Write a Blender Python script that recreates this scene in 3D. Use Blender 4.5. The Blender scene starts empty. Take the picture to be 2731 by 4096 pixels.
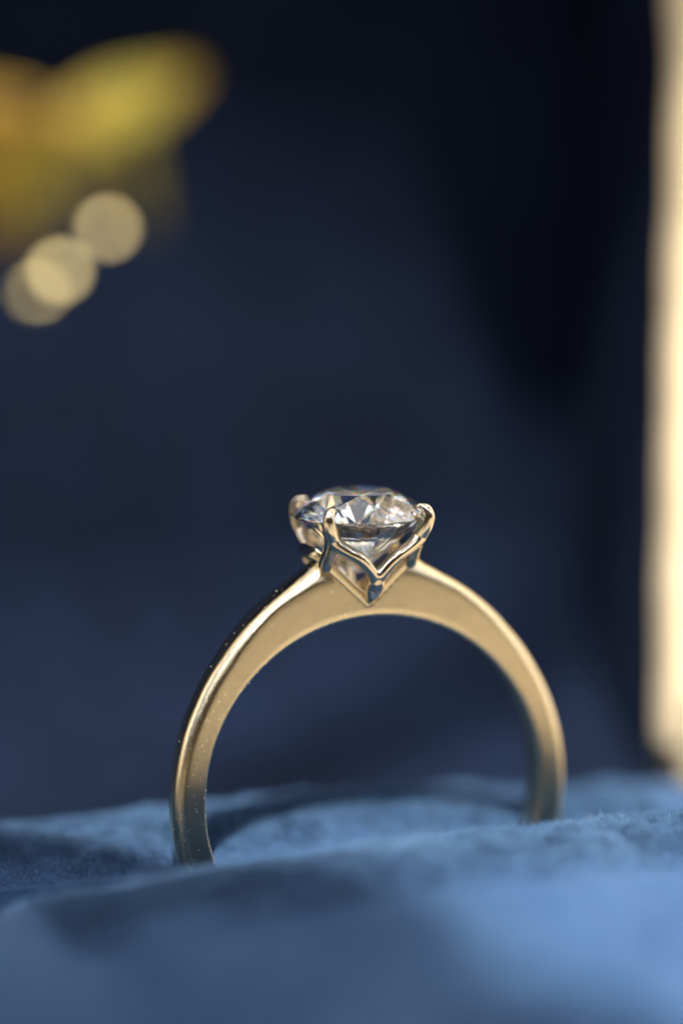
# Diamond ring standing in an open navy ring box, sunlit close-up.  1 Blender unit = 1 mm.
import bpy, bmesh, math, random
import numpy as np
from mathutils import Vector, Matrix, noise
from mathutils.geometry import interpolate_bezier
R = math.radians
rng = np.random.default_rng(7)
random.seed(7)
SC = bpy.context.scene
SC.unit_settings.scale_length = 0.001

# ------------------------------------------------------------------ camera
YAW, ROLL, PITCH, DIST = R(20.7), R(-2.18), R(8.0), 180.0
TARGET = Vector((-1.32, 0, 13.33))
fwd = Vector((0, math.cos(PITCH), -math.sin(PITCH)))
cam_d = bpy.data.cameras.new('camera'); cam = bpy.data.objects.new('camera', cam_d)
SC.collection.objects.link(cam); SC.camera = cam
cam.location = TARGET - fwd * DIST
cam.rotation_euler = (R(90) - PITCH, 0, 0)
cam_d.sensor_fit = 'HORIZONTAL'; cam_d.sensor_width = 36; cam_d.lens = 15293 / 2731 * 36
cam_d.clip_start = 1; cam_d.clip_end = 20000
cam_d.dof.use_dof = True; cam_d.dof.focus_distance = 178.0
cam_d.dof.aperture_fstop = 1e-3 * cam_d.lens / (2 * 7.8)

# ------------------------------------------------------------------ sky, sun, exposure
SUN_EL, SUN_AZ = R(57), R(-2)        # azimuth measured from straight behind the camera, + = from the right
sun_dir = Vector((math.sin(SUN_AZ) * math.cos(SUN_EL), -math.cos(SUN_AZ) * math.cos(SUN_EL), math.sin(SUN_EL)))
W = bpy.data.worlds.new('World'); SC.world = W; W.use_nodes = True
nt = W.node_tree; nt.nodes.clear()
sky = nt.nodes.new('ShaderNodeTexSky'); sky.sky_type = 'NISHITA'; sky.sun_disc = False
sky.sun_elevation = SUN_EL; sky.sun_rotation = math.atan2(sun_dir.x, sun_dir.y)
bg = nt.nodes.new('ShaderNodeBackground'); bg.inputs['Strength'].default_value = 0.05
out = nt.nodes.new('ShaderNodeOutputWorld')
tcw = nt.nodes.new('ShaderNodeTexCoord'); cl = nt.nodes.new('ShaderNodeTexNoise'); cl.inputs['Scale'].default_value = 8.0; cl.inputs['Detail'].default_value = 6
cr = nt.nodes.new('ShaderNodeValToRGB'); cr.color_ramp.elements[0].position = .585; cr.color_ramp.elements[1].position = .615
cmx = nt.nodes.new('ShaderNodeMix'); cmx.data_type = 'RGBA'; ADDED_CLOUD = 145.0  # bright cloud patches added for white reflections in the diamond
nt.links.new(tcw.outputs['Generated'], cl.inputs['Vector']); nt.links.new(cl.outputs[0], cr.inputs[0]); nt.links.new(cr.outputs[0], cmx.inputs[0])
nt.links.new(sky.outputs[0], cmx.inputs[6]); cmx.inputs[7].default_value = (ADDED_CLOUD, ADDED_CLOUD, ADDED_CLOUD * 1.02, 1)
nt.links.new(cmx.outputs[2], bg.inputs[0]); nt.links.new(bg.outputs[0], out.inputs[0])
sl = bpy.data.lights.new('sun', 'SUN'); sl.energy = 5.0; sl.angle = R(0.53); sl.color = (1, .955, .88)
sun = bpy.data.objects.new('sun', sl); SC.collection.objects.link(sun)
sun.rotation_euler = sun_dir.to_track_quat('Z', 'Y').to_euler(); sun.location = sun_dir * 300
vs = SC.view_settings; SC.display_settings.display_device = 'sRGB'
vs.view_transform = 'Standard'; vs.look = 'None'; vs.gamma = 1; vs.use_curve_mapping = False
vs.exposure = 0.68
cy = SC.cycles
cy.use_denoising = True; cy.denoiser = 'OPENIMAGEDENOISE'; cy.use_adaptive_sampling = False
cy.max_bounces = 20; cy.transmission_bounces = 18; cy.glossy_bounces = 10; cy.diffuse_bounces = 4
cy.caustics_reflective = False; cy.caustics_refractive = False
cy.sample_clamp_indirect = 150; cy.sample_clamp_direct = 0; cy.blur_glossy = 0

# ------------------------------------------------------------------ helpers
RY = Matrix.Rotation(YAW, 4, 'Z')
MR = Matrix.Rotation(ROLL, 4, 'Y') @ RY           # ring frame -> world
_o = MR @ Vector((-0.15, 0, 8.9))
MH = Matrix.Translation(_o) @ RY                   # head frame -> world (level)
MR_I = MR.inverted(); MH_I = MH.inverted()

def link(name, me, mat=None, parent=None, smooth=True):
    if mat: me.materials.append(mat)
    if smooth: me.polygons.foreach_set('use_smooth', [True] * len(me.polygons))
    o = bpy.data.objects.new(name, me); SC.collection.objects.link(o)
    if parent: o.parent = parent
    return o
def tag(o, label=None, cat=None, group=None, kind=None):
    for k, v in (('label', label), ('category', cat), ('group', group), ('kind', kind)):
        if v: o[k] = v
    return o
def empty(name, label, cat, loc=(0, 0, 0), group=None):
    o = bpy.data.objects.new(name, None); o.location = loc; SC.collection.objects.link(o)
    o.empty_display_size = 3
    return tag(o, label, cat, group)
def pydata(name, v, f):
    me = bpy.data.meshes.new(name); me.from_pydata([tuple(p) for p in v], [], f); me.update(); return me
def grid_faces(nu, nv, wrap_v=False, off=0):
    f = []
    for i in range(nu - 1):
        for j in range(nv if wrap_v else nv - 1):
            a = i * nv + j; b = i * nv + (j + 1) % nv
            f.append((off + a, off + b, off + b + nv, off + a + nv))
    return f
def catmull(pts, n):
    P = np.array(pts, float); P = np.vstack([2 * P[0] - P[1], P, 2 * P[-1] - P[-2]])
    m = len(P) - 3; outp = []
    for k in range(n):
        s = k / (n - 1) * m; i = min(int(s), m - 1); t = s - i
        a, b, c, d = P[i:i + 4]
        outp.append(.5 * ((2 * b) + (c - a) * t + (2 * a - 5 * b + 4 * c - d) * t * t + (3 * b - a - 3 * c + d) * t ** 3))
    return np.array(outp)
def tube(path, n=40, k=20, flat=None):
    """path rows: x, y, z, r -> verts, faces of a round-ended tube"""
    C = catmull(path, n); P, r = C[:, :3], C[:, 3]
    T = np.gradient(P, axis=0); T /= np.linalg.norm(T, axis=1)[:, None]
    nrm = np.cross(T[0], [0.13, 0.9, 0.2]); nrm /= np.linalg.norm(nrm)
    rows = []
    def ring(c, t, nn, rad):
        b = np.cross(t, nn)
        return [c + rad * (math.cos(2 * math.pi * j / k) * nn + math.sin(2 * math.pi * j / k) * b) for j in range(k)]
    N = []
    for i in range(n):
        nrm = nrm - T[i] * nrm.dot(T[i]); nrm /= np.linalg.norm(nrm); N.append(nrm.copy())
    for q in (80, 60, 40, 20):
        a = R(q); rows.append(ring(P[0] - T[0] * r[0] * math.sin(a), T[0], N[0], r[0] * math.cos(a)))
    for i in range(n): rows.append(ring(P[i], T[i], N[i], r[i]))
    for q in (20, 40, 60, 80):
        a = R(q); rows.append(ring(P[-1] + T[-1] * r[-1] * math.sin(a), T[-1], N[-1], r[-1] * math.cos(a)))
    V = [p for row in rows for p in row]; F = grid_faces(len(rows), k, True)
    F.append(tuple(range(k))[::-1]); m = (len(rows) - 1) * k; F.append(tuple(range(m, m + k)))
    return V, F
def merge(parts):
    V, F = [], []
    for v, f in parts:
        o = len(V); V += list(v); F += [tuple(i + o for i in q) for q in f]
    return V, F
def xform(V, M): return [M @ Vector(p) for p in V]

# ------------------------------------------------------------------ materials
def new_mat(name):
    m = bpy.data.materials.new(name); m.use_nodes = True; t = m.node_tree
    return m, t, t.nodes['Principled BSDF']
def N(t, kind, **kw):
    n = t.nodes.new(kind)
    for k, v in kw.items():
        if k in n.inputs: n.inputs[k].default_value = v
        else: setattr(n, k, v)
    return n
def gold(name, col, rough, scratch=.012, haze=.10):
    m, t, b = new_mat(name)
    b.inputs['Base Color'].default_value = (*col, 1); b.inputs['Metallic'].default_value = 1
    tc = N(t, 'ShaderNodeTexCoord')
    # faint polishing scratches and greasy smears
    mp = N(t, 'ShaderNodeMapping'); mp.inputs['Scale'].default_value = (2.2, 9, 30); mp.inputs['Rotation'].default_value = (0, .5, .3)
    ns = N(t, 'ShaderNodeTexNoise', Scale=3.0, Detail=6.0, Roughness=.7)
    t.links.new(tc.outputs['Object'], mp.inputs[0]); t.links.new(mp.outputs[0], ns.inputs['Vector'])
    sm = N(t, 'ShaderNodeTexNoise', Scale=.55, Detail=4.0)
    t.links.new(tc.outputs['Object'], sm.inputs['Vector'])
    mr = N(t, 'ShaderNodeMapRange'); mr.inputs[1].default_value = .38; mr.inputs[2].default_value = .68
    mr.inputs[3].default_value = rough; mr.inputs[4].default_value = rough + haze
    t.links.new(sm.outputs[0], mr.inputs[0]); t.links.new(mr.outputs[0], b.inputs['Roughness'])
    wv = N(t, 'ShaderNodeTexNoise', Scale=.5, Detail=1.0); t.links.new(tc.outputs['Object'], wv.inputs['Vector'])
    b2 = N(t, 'ShaderNodeBump', Strength=.4, Distance=.04); t.links.new(wv.outputs[0], b2.inputs['Height'])
    bp = N(t, 'ShaderNodeBump', Strength=.35, Distance=scratch); t.links.new(b2.outputs[0], bp.inputs['Normal'])
    t.links.new(ns.outputs[0], bp.inputs['Height']); t.links.new(bp.outputs[0], b.inputs['Normal'])
    return m
M_gold = gold('polished_pale_gold', (.84, .71, .49), .045, .02, .075)
M_head = gold('polished_white_gold', (.72, .62, .48), .04, .006, .05)

def fabric(name, dark, light, sheen, sheen_col, bump=.12, rough=.9):
    m, t, b = new_mat(name)
    tc = N(t, 'ShaderNodeTexCoord')
    n1 = N(t, 'ShaderNodeTexNoise', Scale=.16, Detail=3.0); n2 = N(t, 'ShaderNodeTexNoise', Scale=5.0, Detail=5.0, Roughness=.7)
    for n in (n1, n2): t.links.new(tc.outputs['Object'], n.inputs['Vector'])
    ad = N(t, 'ShaderNodeMath', operation='MULTIPLY_ADD'); ad.inputs[1].default_value = .45; t.links.new(n2.outputs[0], ad.inputs[0])
    t.links.new(n1.outputs[0], ad.inputs[2])
    rp = N(t, 'ShaderNodeValToRGB'); rp.color_ramp.elements[0].position = .45; rp.color_ramp.elements[1].position = .95
    rp.color_ramp.elements[0].color = (*dark, 1); rp.color_ramp.elements[1].color = (*light, 1)
    t.links.new(ad.outputs[0], rp.inputs[0]); t.links.new(rp.outputs[0], b.inputs['Base Color'])
    b.inputs['Roughness'].default_value = rough; b.inputs['Specular IOR Level'].default_value = .15
    b.inputs['Sheen Weight'].default_value = sheen; b.inputs['Sheen Roughness'].default_value = .45
    b.inputs['Sheen Tint'].default_value = (*sheen_col, 1)
    bp = N(t, 'ShaderNodeBump', Strength=.6, Distance=bump)
    t.links.new(n2.outputs[0], bp.inputs['Height']); t.links.new(bp.outputs[0], b.inputs['Normal'])
    return m
M_cushion = fabric('blue_suede', (.026, .064, .150), (.053, .109, .222), .3, (.45, .70, 1))
M_nap = fabric('blue_suede_nap', (.050, .112, .222), (.105, .195, .340), .3, (.5, .75, 1), 0)
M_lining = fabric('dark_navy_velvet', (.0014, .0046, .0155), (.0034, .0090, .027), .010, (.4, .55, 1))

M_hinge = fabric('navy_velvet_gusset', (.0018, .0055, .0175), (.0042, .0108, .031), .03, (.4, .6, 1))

def plain(name, col, rough, metallic=0, nscale=.3, amt=.12, bump=.0):
    m, t, b = new_mat(name)
    tc = N(t, 'ShaderNodeTexCoord'); n1 = N(t, 'ShaderNodeTexNoise', Scale=nscale, Detail=5.0)
    t.links.new(tc.outputs['Object'], n1.inputs['Vector'])
    rp = N(t, 'ShaderNodeValToRGB'); rp.color_ramp.elements[0].position = .3; rp.color_ramp.elements[1].position = .7
    rp.color_ramp.elements[0].color = (*[c * (1 - amt) for c in col], 1); rp.color_ramp.elements[1].color = (*[min(1, c * (1 + amt)) for c in col], 1)
    t.links.new(n1.outputs[0], rp.inputs[0]); t.links.new(rp.outputs[0], b.inputs['Base Color'])
    b.inputs['Roughness'].default_value = rough; b.inputs['Metallic'].default_value = metallic
    if bump:
        bp = N(t, 'ShaderNodeBump', Strength=.5, Distance=bump)
        t.links.new(n1.outputs[0], bp.inputs['Height']); t.links.new(bp.outputs[0], b.inputs['Normal'])
    return m
M_rim = plain('cream_gold_lacquer', (.90, .73, .47), .45, 0, .25, .04, .05)
M_table = plain('sandy_stone', (.32, .28, .21), .7, 0, .012, .3, .3)
M_shell = plain('box_outer_leather', (.02, .028, .05), .5, 0, 2.0, .08, .1)
M_dust = plain('dust', (.8, .78, .72), .8)
M_bead = plain('glossy_gold_bead', (1, .82, .42), .58, 1, 1.0, .05)

def leaf_mat():
    m, t, b = new_mat('golden_leaf')
    tc = N(t, 'ShaderNodeTexCoord'); n1 = N(t, 'ShaderNodeTexNoise', Scale=.22, Detail=3.0)
    t.links.new(tc.outputs['Object'], n1.inputs['Vector'])
    rp = N(t, 'ShaderNodeValToRGB'); rp.color_ramp.elements[0].position = .42; rp.color_ramp.elements[1].position = .58
    rp.color_ramp.elements[0].color = (.34, .285, .036, 1); rp.color_ramp.elements[1].color = (.46, .28, .036, 1)
    t.links.new(n1.outputs[0], rp.inputs[0])
    b.inputs['Roughness'].default_value = .6; b.inputs['Specular IOR Level'].default_value = .2
    t.links.new(rp.outputs[0], b.inputs['Base Color'])
    tr = N(t, 'ShaderNodeBsdfTranslucent'); t.links.new(rp.outputs[0], tr.inputs[0])
    mx = N(t, 'ShaderNodeMixShader'); mx.inputs[0].default_value = .2
    t.links.new(b.outputs[0], mx.inputs[1]); t.links.new(tr.outputs[0], mx.inputs[2])
    t.links.new(mx.outputs[0], t.nodes['Material Output'].inputs[0])
    return m
M_leaf = leaf_mat()
M_green = plain('shade_leaf_green', (.04, .06, .02), .6, 0, .05, .3)

def diamond_mat():
    m = bpy.data.materials.new('diamond'); m.use_nodes = True; t = m.node_tree
    t.nodes.remove(t.nodes['Principled BSDF']); o = t.nodes['Material Output']
    gs = []
    for col, ior in (((1, 0, 0, 1), 2.414), ((0, 1, 0, 1), 2.420), ((0, 0, 1, 1), 2.429)):   # dispersion
        g = N(t, 'ShaderNodeBsdfGlass', IOR=ior, Roughness=0.04); g.inputs['Color'].default_value = col; gs.append(g)
    a = N(t, 'ShaderNodeAddShader'); b = N(t, 'ShaderNodeAddShader')
    t.links.new(gs[0].outputs[0], a.inputs[0]); t.links.new(gs[1].outputs[0], a.inputs[1])
    t.links.new(a.outputs[0], b.inputs[0]); t.links.new(gs[2].outputs[0], b.inputs[1]); t.links.new(b.outputs[0], o.inputs[0])
    return m
M_dia = diamond_mat()

# ------------------------------------------------------------------ table top
bm = bmesh.new(); bmesh.ops.create_grid(bm, x_segments=40, y_segments=40, size=6000)
me = bpy.data.meshes.new('table_top'); bm.to_mesh(me); bm.free()
o = link('table_top', me, M_table); o.location.z = -34; tag(o, kind='structure', label='pale sunlit table top under the ring box')

me = pydata('dark_reflect_wall', [(-1500, 0, -40), (1500, 0, -40), (1500, 0, 290), (-1500, 0, 290), (-1500, -120, -40), (1500, -120, -40), (1500, -120, 290), (-1500, -120, 290)],
            [(0, 3, 2, 1), (4, 5, 6, 7), (0, 1, 5, 4), (1, 2, 6, 5), (2, 3, 7, 6), (3, 0, 4, 7)])
o = link('dark_reflect_wall', me, plain('dark_reflect_brown', (.05, .042, .034), .9, 0, .02, .3), None, False); o.location.y = -430  # unseen wall, added so the claws reflect something dark
tag(o, kind='structure', label='low dark brown wall added unseen behind the viewpoint for dark reflections')
me = pydata('bounce_wall', [(x, y, z) for x, y in ((-600, -100), (-300, 260), (300, 260), (600, -100), (760, -60), (360, 400), (-360, 400), (-760, -60)) for z in (-40, 1300)],
            [(0, 2, 3, 1), (2, 4, 5, 3), (4, 6, 7, 5), (6, 8, 9, 7), (8, 10, 11, 9), (10, 12, 13, 11), (12, 14, 15, 13), (14, 0, 1, 15), (1, 3, 13, 15), (3, 5, 11, 13), (5, 7, 9, 11)])
o = link('bounce_wall', me, plain('bounce_plaster', (.82, .78, .70), .9, 0, .01, .06), None, False)  # unseen reflector wall, added to brighten the gold and the diamond
tag(o, kind='structure', label='pale plaster wall added out of view around the box to bounce sunlight')

# ------------------------------------------------------------------ ring box (walls, lid) in the yawed frame
def rbox(x0, x1, y0, y1, z0, z1, bev=.6, seg=4, wob=0.0, cuts=0):
    bm = bmesh.new(); bmesh.ops.create_cube(bm, size=1)
    for v in bm.verts:
        v.co = Vector(((x0 + x1) / 2 + v.co.x * (x1 - x0), (y0 + y1) / 2 + v.co.y * (y1 - y0), (z0 + z1) / 2 + v.co.z * (z1 - z0)))
    if cuts:
        ed = [e for e in bm.edges if abs(e.verts[0].co.z - e.verts[1].co.z) > .1]
        bmesh.ops.subdivide_edges(bm, edges=ed, cuts=cuts)
    if bev:
        ed = [e for e in bm.edges if e.calc_face_angle(0) > .5]
        bmesh.ops.bevel(bm, geom=ed, offset=bev, segments=seg, profile=.5, affect='EDGES')
    if wob:
        for v in bm.verts:
            v.co.x += wob * (noise.noise(Vector((3.1, 0, v.co.z * .085))) + .5 * noise.noise(Vector((9.1, 0, v.co.z * .25))))
    me = bpy.data.meshes.new('m'); bm.to_mesh(me); bm.free(); me.transform(RY); return me
M_black = plain('black_rubber', (.015, .015, .016), .55)
ph = empty('added_camera', 'black camera and lens added unseen behind the viewpoint for dark reflections in the ring', 'camera', (-1.3, -252, -34))  # camera block put in to give the metal dark reflections
PI_ = Matrix.Translation(-ph.location)
me = rbox(-72, 72, -32, 32, -52, 52, 8, 3); me.transform(RY.inverted()); me.transform(PI_ @ Matrix.Translation((-1.3, -262, 50))); link('body', me, M_black, ph)
for r_, a_, b_, nm in ((39, 6, 36, 'lens_hood'), (33, 30, 56, 'lens_barrel')):
    p_ = [cam.location - fwd * q_ for q_ in (a_ + r_ * .2, (a_ + b_) / 2 + r_ * .1, b_)]
    V, F = tube([(*q_, r_) for q_ in p_], 8, 40)
    if nm == 'lens_hood':                       # open flat-fronted barrel
        V = []; k_ = 48
        for q_, rr in ((b_, r_), (a_, r_), (a_, r_ - 3), (a_ + 18, r_ - 9), (a_ + 20, 0.01)):
            c_ = cam.location - fwd * q_; u_ = Vector((1, 0, 0)); w_ = fwd.cross(u_)
            V += [c_ + rr * (math.cos(2 * math.pi * t_ / k_) * u_ + math.sin(2 * math.pi * t_ / k_) * w_) for t_ in range(k_)]
        F = grid_faces(5, k_, True)
    link(nm, pydata(nm, xform(V, PI_), F), M_black, ph)
me = rbox(-45, 45, -20, 20, -34, -2.2, 2, 2); me.transform(RY.inverted()); me.transform(PI_ @ Matrix.Translation((-1.3, -262, 0))); link('stand', me, M_black, ph)
box = empty('ring_box', 'open cream and gold ring box lined in dark navy velvet, lid upright behind the ring', 'ring box', (0, 0, -33))
def bpart(name, me, mat, parent=box, smooth=True):
    me.transform(Matrix.Translation((0, 0, 33)))
    o = link(name, me, mat, parent, smooth); o.data.name = name
    return o
XR, XL, YF, YR, YB, ZT = 22.0, -40.0, -26.0, 14.0, 25.5, 47.0
bpart('base_floor', rbox(XL - 3, XR + 3, YF - 3, YR + 3, -32.9, -30), M_shell)
bpart('base_wall', rbox(XL - 3, XR + 3, YF - 3, YF, -30, -9), M_shell)
bpart('base_wall', rbox(XL - 3, XR + 3, YR - 2, YR + 1, -30, -7), M_shell)
bpart('base_wall', rbox(XL - 3, XL, YF, YR - 2, -30, 1), M_rim)
bpart('base_wall', rbox(XR, XR + 3, YF, YR - 2, -30, 1.5), M_rim)
bpart('lid_panel', rbox(XL - 3, XR + 3, YB, YB + 2, -12, ZT + 3, .3), M_shell)
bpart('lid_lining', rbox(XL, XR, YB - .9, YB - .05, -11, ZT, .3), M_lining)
hv, hn = [], 26
for i in range(hn):
    t = i / (hn - 1) * math.pi / 2
    py, pz = 11.2 + (YB - 1.1 - 11.2) * math.sin(t), 8.5 - 13 * math.cos(t)
    for j in range(60):
        px = XL + .1 + (XR - XL - .5) * j / 59
        hv.append((px, py, pz + .25 * noise.noise(Vector((px * .12, i * .2, 1)))))
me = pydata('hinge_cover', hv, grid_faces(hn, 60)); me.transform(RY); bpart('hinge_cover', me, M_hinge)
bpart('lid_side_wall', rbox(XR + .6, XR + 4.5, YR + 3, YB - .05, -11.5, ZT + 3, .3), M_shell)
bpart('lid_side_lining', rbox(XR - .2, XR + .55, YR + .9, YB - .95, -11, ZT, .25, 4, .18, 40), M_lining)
bpart('lid_side_wall', rbox(XL - 4, XL - .6, YR + 3, YB - .05, -11.5, ZT + 3, .3), M_shell)
bpart('lid_top_wall', rbox(XL - 4, XR + 4.5, YR, YB + 2, ZT + 3.05, ZT + 5, .3), M_shell)
bpart('lid_rim', rbox(XR + .1, XR + 7, YR - 1.2, YR + 2.9, -3.6, ZT + 3, 1.0, 6, .35, 60), M_rim).__setitem__('label', 'cream gold edge of the lid, sunlit')
bpart('lid_rim', rbox(XL - 7, XL - .1, YR - 1.2, YR + 2.9, -3.6, ZT + 3, 1.0, 6), M_rim)

# ------------------------------------------------------------------ cushion: two suede rolls with a slot between
NZ = {}
def lf(X, Y, s, seed):
    """smooth low-frequency value noise on numpy arrays"""
    r = np.random.default_rng(seed); G = r.uniform(-1, 1, (64, 64))
    x = X / s + 31.3; y = Y / s + 29.7
    i = np.floor(x).astype(int); j = np.floor(y).astype(int); fx = x - i; fy = y - j
    fx = fx * fx * (3 - 2 * fx); fy = fy * fy * (3 - 2 * fy)
    g = lambda a, b: G[a % 64, b % 64]
    return (g(i, j) * (1 - fx) + g(i + 1, j) * fx) * (1 - fy) + (g(i, j + 1) * (1 - fx) + g(i + 1, j + 1) * fx) * fy
def z_front(X, Y):
    zc = np.interp(X, [-34, -20, -17, -13, -10, -6, -2.5, 2, 6, 10, 14, 22], [-2.6, -1.6, -1.2, -.85, -.6, -.36, -.12, .08, .2, .3, .36, .4])
    d = Y + 10.0
    zb = zc - 3.1 * np.clip(d / 9.0, 0, 1.2) ** 1.7
    dn = -d
    zf = zc - .06 * np.clip(dn, 0, 7) ** 2 - .84 * np.clip(dn - 7, 0, 99)
    z = np.where(d > 0, zb, zf)
    return z - .55 - .2 * np.clip((X - 4) / 4, 0, 1) + .10 * lf(X, Y, 2.6, 1) + .045 * lf(X, Y, .9, 2) + .25 * lf(X, Y, 7, 3) * np.clip(dn / 5, 0, 1)
def z_rear(X, Y):
    zr = np.interp(X, [-34, -18, -12, -6, 0, 6, 12, 22], [-2.6, -2.3, -2.2, -1.95, -1.8, -2.1, -2.6, -2.8])
    d = Y - 6.5
    z = zr - 1.5 * np.clip(-d / 5.6, 0, 1.1) ** 2 - .035 * np.clip(d, 0, 9) ** 2
    return z + .10 * lf(X, Y, 2.4, 4) + .06 * lf(X, Y, .8, 5) + .05 * lf(X, Y, .35, 8)
cush = empty('ring_cushion', 'soft blue suede ring cushion of two rolls gripping the ring', 'cushion', (0, 0, -9))
def sheet(name, zf, ys, xs, skirt):
    X, Y = np.meshgrid(xs, ys, indexing='ij'); Z = zf(X, Y)
    edge = np.zeros_like(Z, bool); edge[0] = edge[-1] = True; edge[:, 0] = edge[:, -1] = True
    Z[edge] = skirt
    v = np.stack([X, Y, Z], -1).reshape(-1, 3)
    c, s = math.cos(YAW), math.sin(YAW)
    v = np.stack([v[:, 0] * c - v[:, 1] * s, v[:, 0] * s + v[:, 1] * c, v[:, 2] + 9], 1)
    me = bpy.data.meshes.new(name); nu, nv = len(xs), len(ys)
    idx = np.arange(nu * nv).reshape(nu, nv)
    q = np.stack([idx[:-1, :-1], idx[1:, :-1], idx[1:, 1:], idx[:-1, 1:]], -1).reshape(-1, 4)
    me.from_pydata(v.tolist(), [], q.tolist()); me.update()
    return link(name, me, M_cushion, cush)
xs = np.concatenate([[XL], np.arange(-36, -20, .5), np.arange(-20, 18, .14), np.arange(18, 20.9, .4), [XR - .05]])
front = sheet('front_roll', z_front, np.concatenate([[YF + .05], np.arange(-25, -15, .3), np.arange(-15, -1.0, .13), [-.98]]), xs, -12)
rear = sheet('rear_roll', z_rear, np.concatenate([[1.0], np.arange(1.02, 10, .13), [10.2, 10.7, 11.2, 11.6, 11.9]]), xs, -12)

def nap(name, zf, n, xr, yr, parent, lmin, lmax, w, lean, seed):
    r = np.random.default_rng(seed)
    X = r.uniform(*xr, n); Y = r.uniform(*yr, n); e = .05
    kp = r.random(n) < np.clip((Y - yr[0]) / 3.0, 0, 1) ** .7; X = X[kp]; Y = Y[kp]; n = len(X)
    Z = zf(X, Y); gx = (zf(X + e, Y) - zf(X - e, Y)) / (2 * e); gy = (zf(X, Y + e) - zf(X, Y - e)) / (2 * e)
    nm = np.stack([-gx, -gy, np.ones(n)], 1); nm /= np.linalg.norm(nm, axis=1)[:, None]
    cl = np.stack([lf(X, Y, .7, seed + 1), lf(X, Y, .7, seed + 2), 0 * X], 1) * .8
    d = nm + cl + r.normal(0, .45, (n, 3)) + np.array(lean); d /= np.linalg.norm(d, axis=1)[:, None]
    L = r.uniform(lmin, lmax, n) * (1 + .5 * lf(X, Y, .8, seed + 3)); 
    side = np.cross(d, r.normal(0, 1, (n, 3))); side /= np.linalg.norm(side, axis=1)[:, None]
    P = np.stack([X, Y, Z - .03], 1); ww = (w * r.uniform(.6, 1.3, n))[:, None]
    bend = r.normal(0, .18, (n, 3))
    mid = P + (d + bend * .3) * (L * .5)[:, None]; tip = P + (d + bend) * L[:, None]
    v = np.stack([P - side * ww, P + side * ww, mid - side * ww * .8, mid + side * ww * .8, tip], 1).reshape(-1, 3)
    c, s = math.cos(YAW), math.sin(YAW)
    v = np.stack([v[:, 0] * c - v[:, 1] * s, v[:, 0] * s + v[:, 1] * c, v[:, 2] + 9], 1)
    b = np.arange(n) * 5
    tr = np.stack([b, b + 1, b + 3, b, b + 3, b + 2, b + 2, b + 3, b + 4], 1).reshape(-1, 3)
    me = bpy.data.meshes.new(name); me.vertices.add(len(v)); me.vertices.foreach_set('co', v.astype(np.float32).ravel())
    me.loops.add(len(tr) * 3); me.loops.foreach_set('vertex_index', tr.astype(np.int32).ravel())
    me.polygons.add(len(tr)); me.polygons.foreach_set('loop_start', np.arange(0, len(tr) * 3, 3, dtype=np.int32))
    me.polygons.foreach_set('loop_total', np.full(len(tr), 3, dtype=np.int32)); me.update(calc_edges=True)
    o = link(name, me, M_nap, None, False); o.parent = parent; o['kind'] = 'stuff'; return o
nap('nap', z_front, 230000, (-19, 19), (-14.5, -1.1), front, .18, .42, .013, (0, -.1, .1), 20)
nap('nap', z_rear, 130000, (-19, 17), (1.1, 8.5), rear, .18, .42, .014, (0, -.2, .1), 40)

nap('stray_fibres', z_front, 3500, (-17, 18), (-12.5, -5), front, .45, .85, .008, (.2, -.1, .3), 60)
nap('stray_fibres', z_rear, 1500, (-17, 17), (1.1, 7), rear, .4, .7, .008, (.2, -.3, .3), 70)

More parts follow.
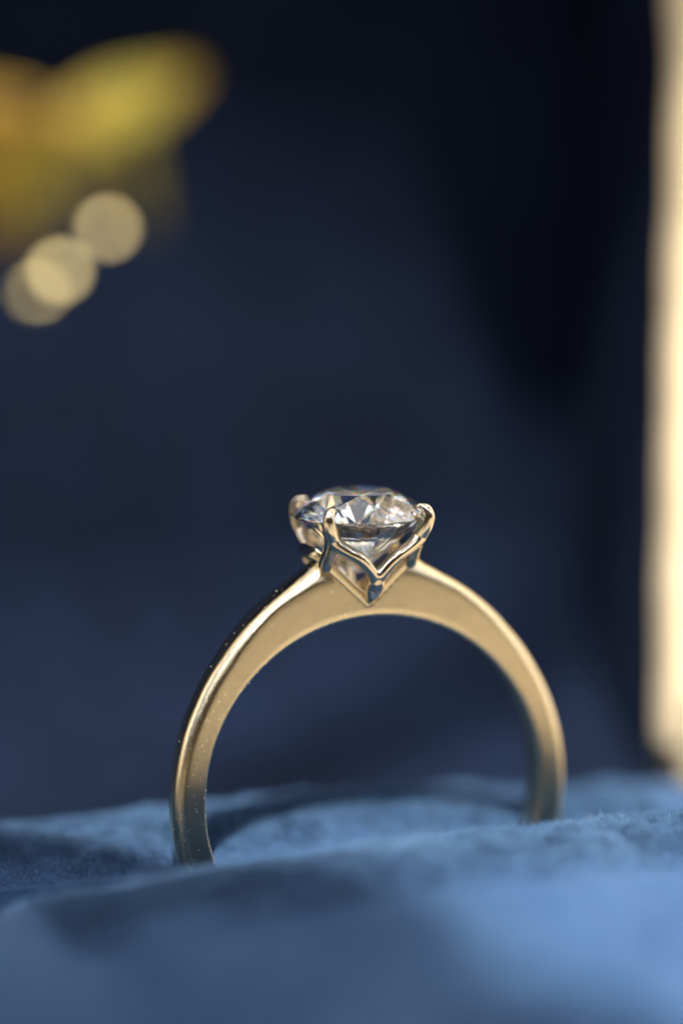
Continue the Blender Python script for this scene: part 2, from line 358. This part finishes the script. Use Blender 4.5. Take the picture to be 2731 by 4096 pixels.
# ------------------------------------------------------------------ ring
ring = empty('diamond_ring', 'pale gold solitaire ring with round brilliant diamond standing in the blue cushion', 'ring', MR @ Vector((0, 0, -9)))
RINV = Matrix.Translation(-ring.location)
def rpart(name, V, F, mat, M, smooth=True, parent=ring):
    me = pydata(name, xform(V, RINV @ M), F)
    return link(name, me, mat, parent, smooth)
def vnotch(xh): return max(xh / 2.3 * 2.12, -xh / 2.38 * 2.2)
def band():
    nphi = 720; V = []
    for k in range(nphi):
        phi = 2 * math.pi * k / nphi; a = abs(math.degrees(math.atan2(math.sin(phi), math.cos(phi))))
        Rc = np.interp(a, [0, 8, 12, 16, 21, 32, 45, 60, 75, 90, 180], [11.9, 11.75, 11.5, 11.2, 10.96, 10.63, 10.28, 10.06, 9.97, 9.95, 9.95])
        Rf = np.interp(a, [0, 15, 26, 36, 45, 55, 65, 90, 180], [10.35, 10.42, 10.28, 9.92, 9.62, 9.45, 9.38, 9.4, 9.4])
        w = np.interp(a, [0, 20, 60, 90, 180], [1.08, 1.06, 1.0, .98, .98])
        Ri = 8.5; wf = w * .965
        prof = []
        for j in range(9):                                # inside surface, slightly comfort-fit
            t = -1 + 2 * j / 8; prof.append((t * (w - .13), Ri - .07 * (1 - t * t)))
        for q in (30, 60, 90): prof.append((w - .13 + .13 * math.sin(R(q)), Ri + .13 - .13 * math.cos(R(q))))
        for j in range(1, 6): t = j / 6; prof.append((w + (wf - w) * t, Ri + .13 + (Rf - Ri - .13) * t))
        m = 26
        for j in range(m + 1):                            # domed outside
            u = math.pi * j / m
            prof.append((wf * math.cos(u) * (1 - .05 * math.sin(u)), Rf + (Rc - Rf) * math.sin(u) ** .9))
        for j in range(5, 0, -1): t = j / 6; prof.append((-(w + (wf - w) * t), Ri + .13 + (Rf - Ri - .13) * t))
        for q in (90, 60, 30): prof.append((-(w - .13 + .13 * math.sin(R(q))), Ri + .13 - .13 * math.cos(R(q))))
        for y, r in prof: V.append([r * math.sin(phi), y, r * math.cos(phi)])
    nk = len(prof)
    T = MH_I @ MR; TI = T.inverted()
    for i, p in enumerate(V):                             # V notch that takes the head
        if p[2] > 8 and abs(p[0]) < 3.2:
            h = T @ Vector(p)
            if abs(h.x) < 2.42:
                z = vnotch(h.x) + .12
                if h.z > z: h.z = z; V[i] = list(TI @ h)
    F = grid_faces(nphi, nk, True)
    for j in range(nk):
        a = (nphi - 1) * nk + j; b = (nphi - 1) * nk + (j + 1) % nk
        F.append((a, b, (j + 1) % nk, j))
    return V, F
V, F = band(); b_o = rpart('band', V, F, M_gold, MR)
bpy.context.view_layer.update()
# V shaped seat plate
def vplate():
    V, F = [], []
    xs = [-2.62, -2.2, -1.6, -1.0, -.5, -.22, -.08, 0, .08, .22, .5, 1.0, 1.6, 2.1, 2.5]
    hw = 1.2; r = .1
    sec = []
    for x in xs:
        zb = max(x / 2.3 * 2.12, -x / 2.38 * 2.2); zb = math.sqrt(zb * zb + .004)
        th = .62 + .05 * math.exp(-(x / .5) ** 2)
        pts = []
        for (sy, sz) in ((-1, 0), (1, 0), (1, 1), (-1, 1)):
            cy0 = sy * (hw - r); cz0 = zb + (r if sz == 0 else th - r)
            base = {(-1, 0): 180, (1, 0): 270, (1, 1): 0, (-1, 1): 90}[(sy, sz)]
            for q in (0, 30, 60, 90): pts.append((x, cy0 + r * math.cos(R(base + q)), cz0 + r * math.sin(R(base + q))))
        sec.append(pts)
    k = len(sec[0])
    for s in sec: V += s
    F = grid_faces(len(sec), k, True); F.append(tuple(range(k))[::-1]); m = (len(sec) - 1) * k; F.append(tuple(range(m, m + k)))
    return V, F
V, F = vplate(); rpart('seat_plate', V, F, M_gold, MH)
# claw setting: fused cup of bent wires, and four claws
Q = math.sqrt(.5)
def pol(az, r, z, rad): a = R(az); return (r * math.sin(a), -r * math.cos(a), z, rad)
wires = []
for fb in (0, 180):
    side = lambda sg: [pol(fb + sg * 45, 3.22, 3.85, .33), pol(fb + sg * 44, 3.05, 3.42, .36), pol(fb + sg * 35, 2.84, 3.06, .32), pol(fb + sg * 20, 2.66, 2.62, .30), pol(fb + sg * 8, 2.44, 2.02, .30)]
    wires.append(tube(side(-1) + [pol(fb, 2.28, 1.62, .33)] + side(1)[::-1], 110, 20))
    for sgn in (-1, 1):
        wires.append(tube([pol(fb + sgn * 45, 3.22, 3.85, .33), pol(fb + sgn * 46, 2.98, 3.35, .37), pol(fb + sgn * 51, 2.7, 2.9, .37), pol(fb + sgn * 58, 2.52, 2.5, .37), pol(fb + sgn * 62, 2.42, 2.12, .33)]))
    wires.append(tube([pol(fb, 2.34, 1.78, .34), pol(fb, 2.12, 1.4, .46), pol(fb, 1.80, 1.0, .42), pol(fb, 1.50, .66, .29), pol(fb, 1.28, .38, .15)]))
V, F = merge(wires)
me = pydata('cup', xform(V, RINV @ MH), F)
tmp = bpy.data.objects.new('tmp', me); SC.collection.objects.link(tmp)
md = tmp.modifiers.new('r', 'REMESH'); md.mode = 'VOXEL'; md.voxel_size = .045
ms = tmp.modifiers.new('s', 'SMOOTH'); ms.factor = .6; ms.iterations = 9
dg = bpy.context.evaluated_depsgraph_get(); me2 = bpy.data.meshes.new_from_object(tmp.evaluated_get(dg))
bpy.data.objects.remove(tmp); me2.name = 'cup'; me2.materials.clear()
link('cup', me2, M_head, ring)
for az, dr in ((-45, 0), (45, .10), (135, 0), (-135, -.10)):
    V, F = tube([pol(az, 3.08, 3.55, .38), pol(az, 3.30 + dr * .5, 3.98, .36), pol(az, 3.42 + dr, 4.38, .31), pol(az, 3.40 + dr, 4.64, .27), pol(az, 3.27 + dr, 4.83, .24), pol(az, 3.02 + dr, 4.90, .19)], 36, 24)
    rpart('claw', V, F, M_head, MH)

# diamond: round brilliant
RG, ZG = 3.24, 4.34
def brilliant():
    pts = []; rt = .54 * RG; tc, tp = math.tan(R(35.4)), math.tan(R(40.9)); g = .022
    zt = g + (RG - rt) * tc
    d = lambda k, off: (math.cos(R(45 * k + off)), math.sin(R(45 * k + off)))
    for k in range(8):
        x, y = d(k, 0); pts.append((rt * x, rt * y, zt))
        x, y = d(k, 22.5); rj = .80 * RG; rho = rj * math.cos(R(22.5)); pts.append((rj * x, rj * y, zt - (rho - rt) * tc))
        for o_ in (0, 22.5):
            x, y = d(k, o_); pts.append((RG * x, RG * y, g)); pts.append((RG * x, RG * y, -g))
        for o_ in (11.25, 33.75):
            x, y = d(k, o_); pts.append((RG * .9955 * x, RG * .9955 * y, g * .6)); pts.append((RG * .9955 * x, RG * .9955 * y, -g * .6))
        zc = -g - RG * tp
        x, y = d(k, 22.5); rj = .24 * RG; pts.append((rj * x, rj * y, zc + rj * math.cos(R(22.5)) * tp))
    pts.append((0, 0, zc))
    bm = bmesh.new()
    for p in pts: bm.verts.new(p)
    bmesh.ops.convex_hull(bm, input=bm.verts)
    bmesh.ops.delete(bm, geom=[v for v in bm.verts if not v.link_faces], context='VERTS')
    bmesh.ops.dissolve_limit(bm, angle_limit=R(.6), verts=bm.verts, edges=bm.edges)
    bmesh.ops.recalc_face_normals(bm, faces=bm.faces)
    me = bpy.data.meshes.new('diamond'); bm.to_mesh(me); bm.free(); return me
me = brilliant(); me.transform(RINV @ MH @ Matrix.Translation((0, 0, ZG)) @ Matrix.Rotation(R(22), 4, 'Z'))
link('diamond', me, M_dia, ring, False)['label'] = 'round brilliant cut diamond, colourless and faceted'

# dust specks on the band
def specks(n):
    bm = bmesh.new(); r = random.Random(5)
    dg = bpy.context.evaluated_depsgraph_get()
    polys = b_o.data.polygons; vs_ = b_o.data.vertices
    cand = []
    for p in polys:
        c = MR_I @ (p.center + ring.location)
        if c.z > -2.5 and (MR_I.to_3x3() @ p.normal).y < (-.05 if c.x < 0 else -.5): cand.append(p)
    for i in range(n):
        p = r.choice(cand)
        if r.random() < .5 and (MR_I @ (p.center + ring.location)).x > 4: continue
        c = p.center.lerp(vs_[p.vertices[0]].co, r.random())
        s = r.uniform(.008, .024) * (1.7 if r.random() < .05 else 1)
        M = Matrix.Translation(c + p.normal * s * .6) @ Matrix.Rotation(r.random() * 3, 4, 'X') @ Matrix.Diagonal((s * r.uniform(.7, 1.5), s, s * .7, 1))
        bmesh.ops.create_icosphere(bm, subdivisions=1, radius=1, matrix=M)
    me = bpy.data.meshes.new('dust'); bm.to_mesh(me); bm.free(); return me
o = link('dust', specks(220), M_dust, ring); o['kind'] = 'stuff'

# loose bright fibres on the crest of the front roll
def fibre(x, y, pts, r):
    z = float(z_front(np.array([x]), np.array([y]))[0])
    c, s = math.cos(YAW), math.sin(YAW)
    return tube([(x * c - y * s + p[0], x * s + y * c, z + 9 + p[1], r) for p in pts], 12, 5)
V, F = merge([fibre(9.7, -4.2, [(-.1, .75), (0, .5), (.2, .2), (.5, -.05), (.8, -.2)], .013),
              fibre(10.6, -4.3, [(0, .5), (.15, .35), (.3, .22)], .012), fibre(12.0, -4.2, [(0, .45), (.05, .38), (.1, .35)], .02),
              fibre(12.6, -4.2, [(0, .3), (.1, .36), (.2, .3)], .015), fibre(5.5, -4.2, [(0, .35), (.1, .2), (.3, .05)], .014),
              fibre(-15, -2.6, [(0, .2), (.2, .35), (.5, .3)], .013), fibre(-13.8, -2.4, [(0, .2), (.25, .3), (.5, .1)], .013)])
me = pydata('lint', V, F); link('lint', me, M_dust, cush)['kind'] = 'stuff'

# ------------------------------------------------------------------ golden leaf sprig hanging at upper left, in front of the box
sprig = empty('leaf_sprig', 'blurred yellow gold leaves with small shiny spangles hanging at upper left', 'leaves', (-30, -36, 42))
SI = Matrix.Translation(-Vector(sprig.location))
def leaf(base, tip, width, nrm, curl=.12):
    base, tip = Vector(base), Vector(tip); ax = tip - base; L = ax.length; ax.normalize()
    n = Vector(nrm); n = (n - ax * n.dot(ax)).normalized(); sd = ax.cross(n)
    nu, nv = 22, 9; V = []
    for layer in (0, 1):
        for i in range(nu):
            t = i / (nu - 1); w = width / 2 * (math.sin(math.pi * t ** .8) ** .75) + .02
            for j in range(nv):
                s = -1 + 2 * j / (nv - 1)
                h = curl * L * math.sin(math.pi * t) + .12 * width * abs(s) + .05 * math.sin(14 * t) * abs(s)
                V.append(base + ax * (t * L) + sd * (s * w) + n * (h - layer * .14))
    g = grid_faces(nu, nv); m = nu * nv
    F = g + [tuple(i + m for i in q[::-1]) for q in g]
    rim = [i * nv for i in range(nu)] + [(nu - 1) * nv + j for j in range(1, nv)] + [i * nv + nv - 1 for i in range(nu - 2, -1, -1)] + [j for j in range(nv - 2, 0, -1)]
    for a, b in zip(rim, rim[1:] + rim[:1]): F.append((a, b, b + m, a + m))
    me = pydata('leaf', [SI @ p for p in V], F); return link('leaf', me, M_leaf, sprig)
def stem(pts):
    V, F = tube(pts, 30, 8); me = pydata('stem', xform(V, SI), F); link('stem', me, M_leaf, sprig)
def bead(c, r):
    """small polished spangle, lying so that it flashes the sun towards the front"""
    h = (sun_dir + (cam.location - Vector(c)).normalized()).normalized()
    bm = bmesh.new(); bmesh.ops.create_uvsphere(bm, u_segments=24, v_segments=12, radius=r,
        matrix=Matrix.Translation(SI @ Vector(c)) @ h.to_track_quat('Z', 'Y').to_matrix().to_4x4() @ Matrix.Diagonal((1, 1, .06, 1)))
    me = bpy.data.meshes.new('spangle'); bm.to_mesh(me); bm.free(); link('spangle', me, M_bead, sprig)
leaf((-12.53, -36.20, 31.62), (-6.73, -34.20, 34.72), 2.6, (0, -.8, .6), .03)
leaf((-11.18, -35.70, 32.01), (-17.95, -37.20, 32.59), 3.6, (.1, -.8, .6), .03)
leaf((-11.27, -37.30, 33.17), (-14.95, -38.10, 28.82), 3.9, (.1, -.8, .6), .04)
leaf((-13.01, -36.90, 33.37), (-18.05, -37.70, 29.69), 3.6, (-.1, -.8, .6), .04)
leaf((-10.02, -35.20, 34.14), (-8.37, -35.50, 28.91), 1.0, (.5, -.8, .1), .05)
stem([(-34, -40, 50, .5), (-26, -36, 42, .45), (-19, -38, 35, .4), (-14, -36.5, 32.6, .3), (-11, -36, 32.6, .2)])
stem([(-11.4, -36, 33, .12), (-11, -33.5, 31, .1), (-10.5, -31.2, 28.9, .08)])
stem([(-13.6, -36, 30.5, .12), (-13.0, -33.5, 28.6, .08), (-12.5, -31.2, 27.2, .08), (-13.1, -31.1, 26.4, .07)])
for c in ((-10.35, -30.5, 28.7), (-12.2, -30.5, 27.05), (-13.1, -30.5, 26.15)): bead(c, .34)

# ------------------------------------------------------------------ unseen leaf blockers added overhead to shade the cushion's left and part of the lid
branch = empty('shade_branch', 'dark green leaves added unseen overhead to shade the cushion and lid', 'branch', (-40, -300, 470))
def shade_leaf(x0, z0, x1, z1, width, t):
    c, s_ = math.cos(SUN_EL), math.sin(SUN_EL); k = t / c
    f = lambda x, z: Vector((x, 0, z)) + sun_dir * k
    me_ = leaf(f(x0, z0), f(x1, z1), width, sun_dir, .04); me_.parent = branch; me_.data.materials[0] = M_green
    me_.data.transform(Matrix.Translation(Vector(sprig.location) - Vector(branch.location)))
    me_.name = 'leaf'  # added blocker, set on the sun line of the patch it shades
shade_leaf(-66, -50, 17, -36, 20, 330)
shade_leaf(-66, -66, 22, -46, 18, 330)
shade_leaf(-8.8, -20, 6, -28, 6, 330)
shade_leaf(-34, -23, -16.8, -26, 5, 160)
shade_leaf(-24, -25.2, 1, -24.4, 2.2, 150)
shade_leaf(-60, 76, 22, 79, 18, 520)
shade_leaf(-34, -9, -5, -9, 8, 120)
shade_leaf(12, 106, 7.5, 62, 19, 200)
bl = Vector(branch.location)
for p in ([(-90, -330, 420, 4), (-60, -300, 440, 3), (-40, -420 * 1, 640, 2.4), (-42, -420, 634, 1)], [(-40, -420, 638, 1.6), (0, -330, 560, 1.4), (16, -202, 412, .8)]):
    V, F = tube(p, 40, 8); link('shade_twig', pydata('shade_twig', [Vector(q) - bl for q in V], F), M_green, branch)
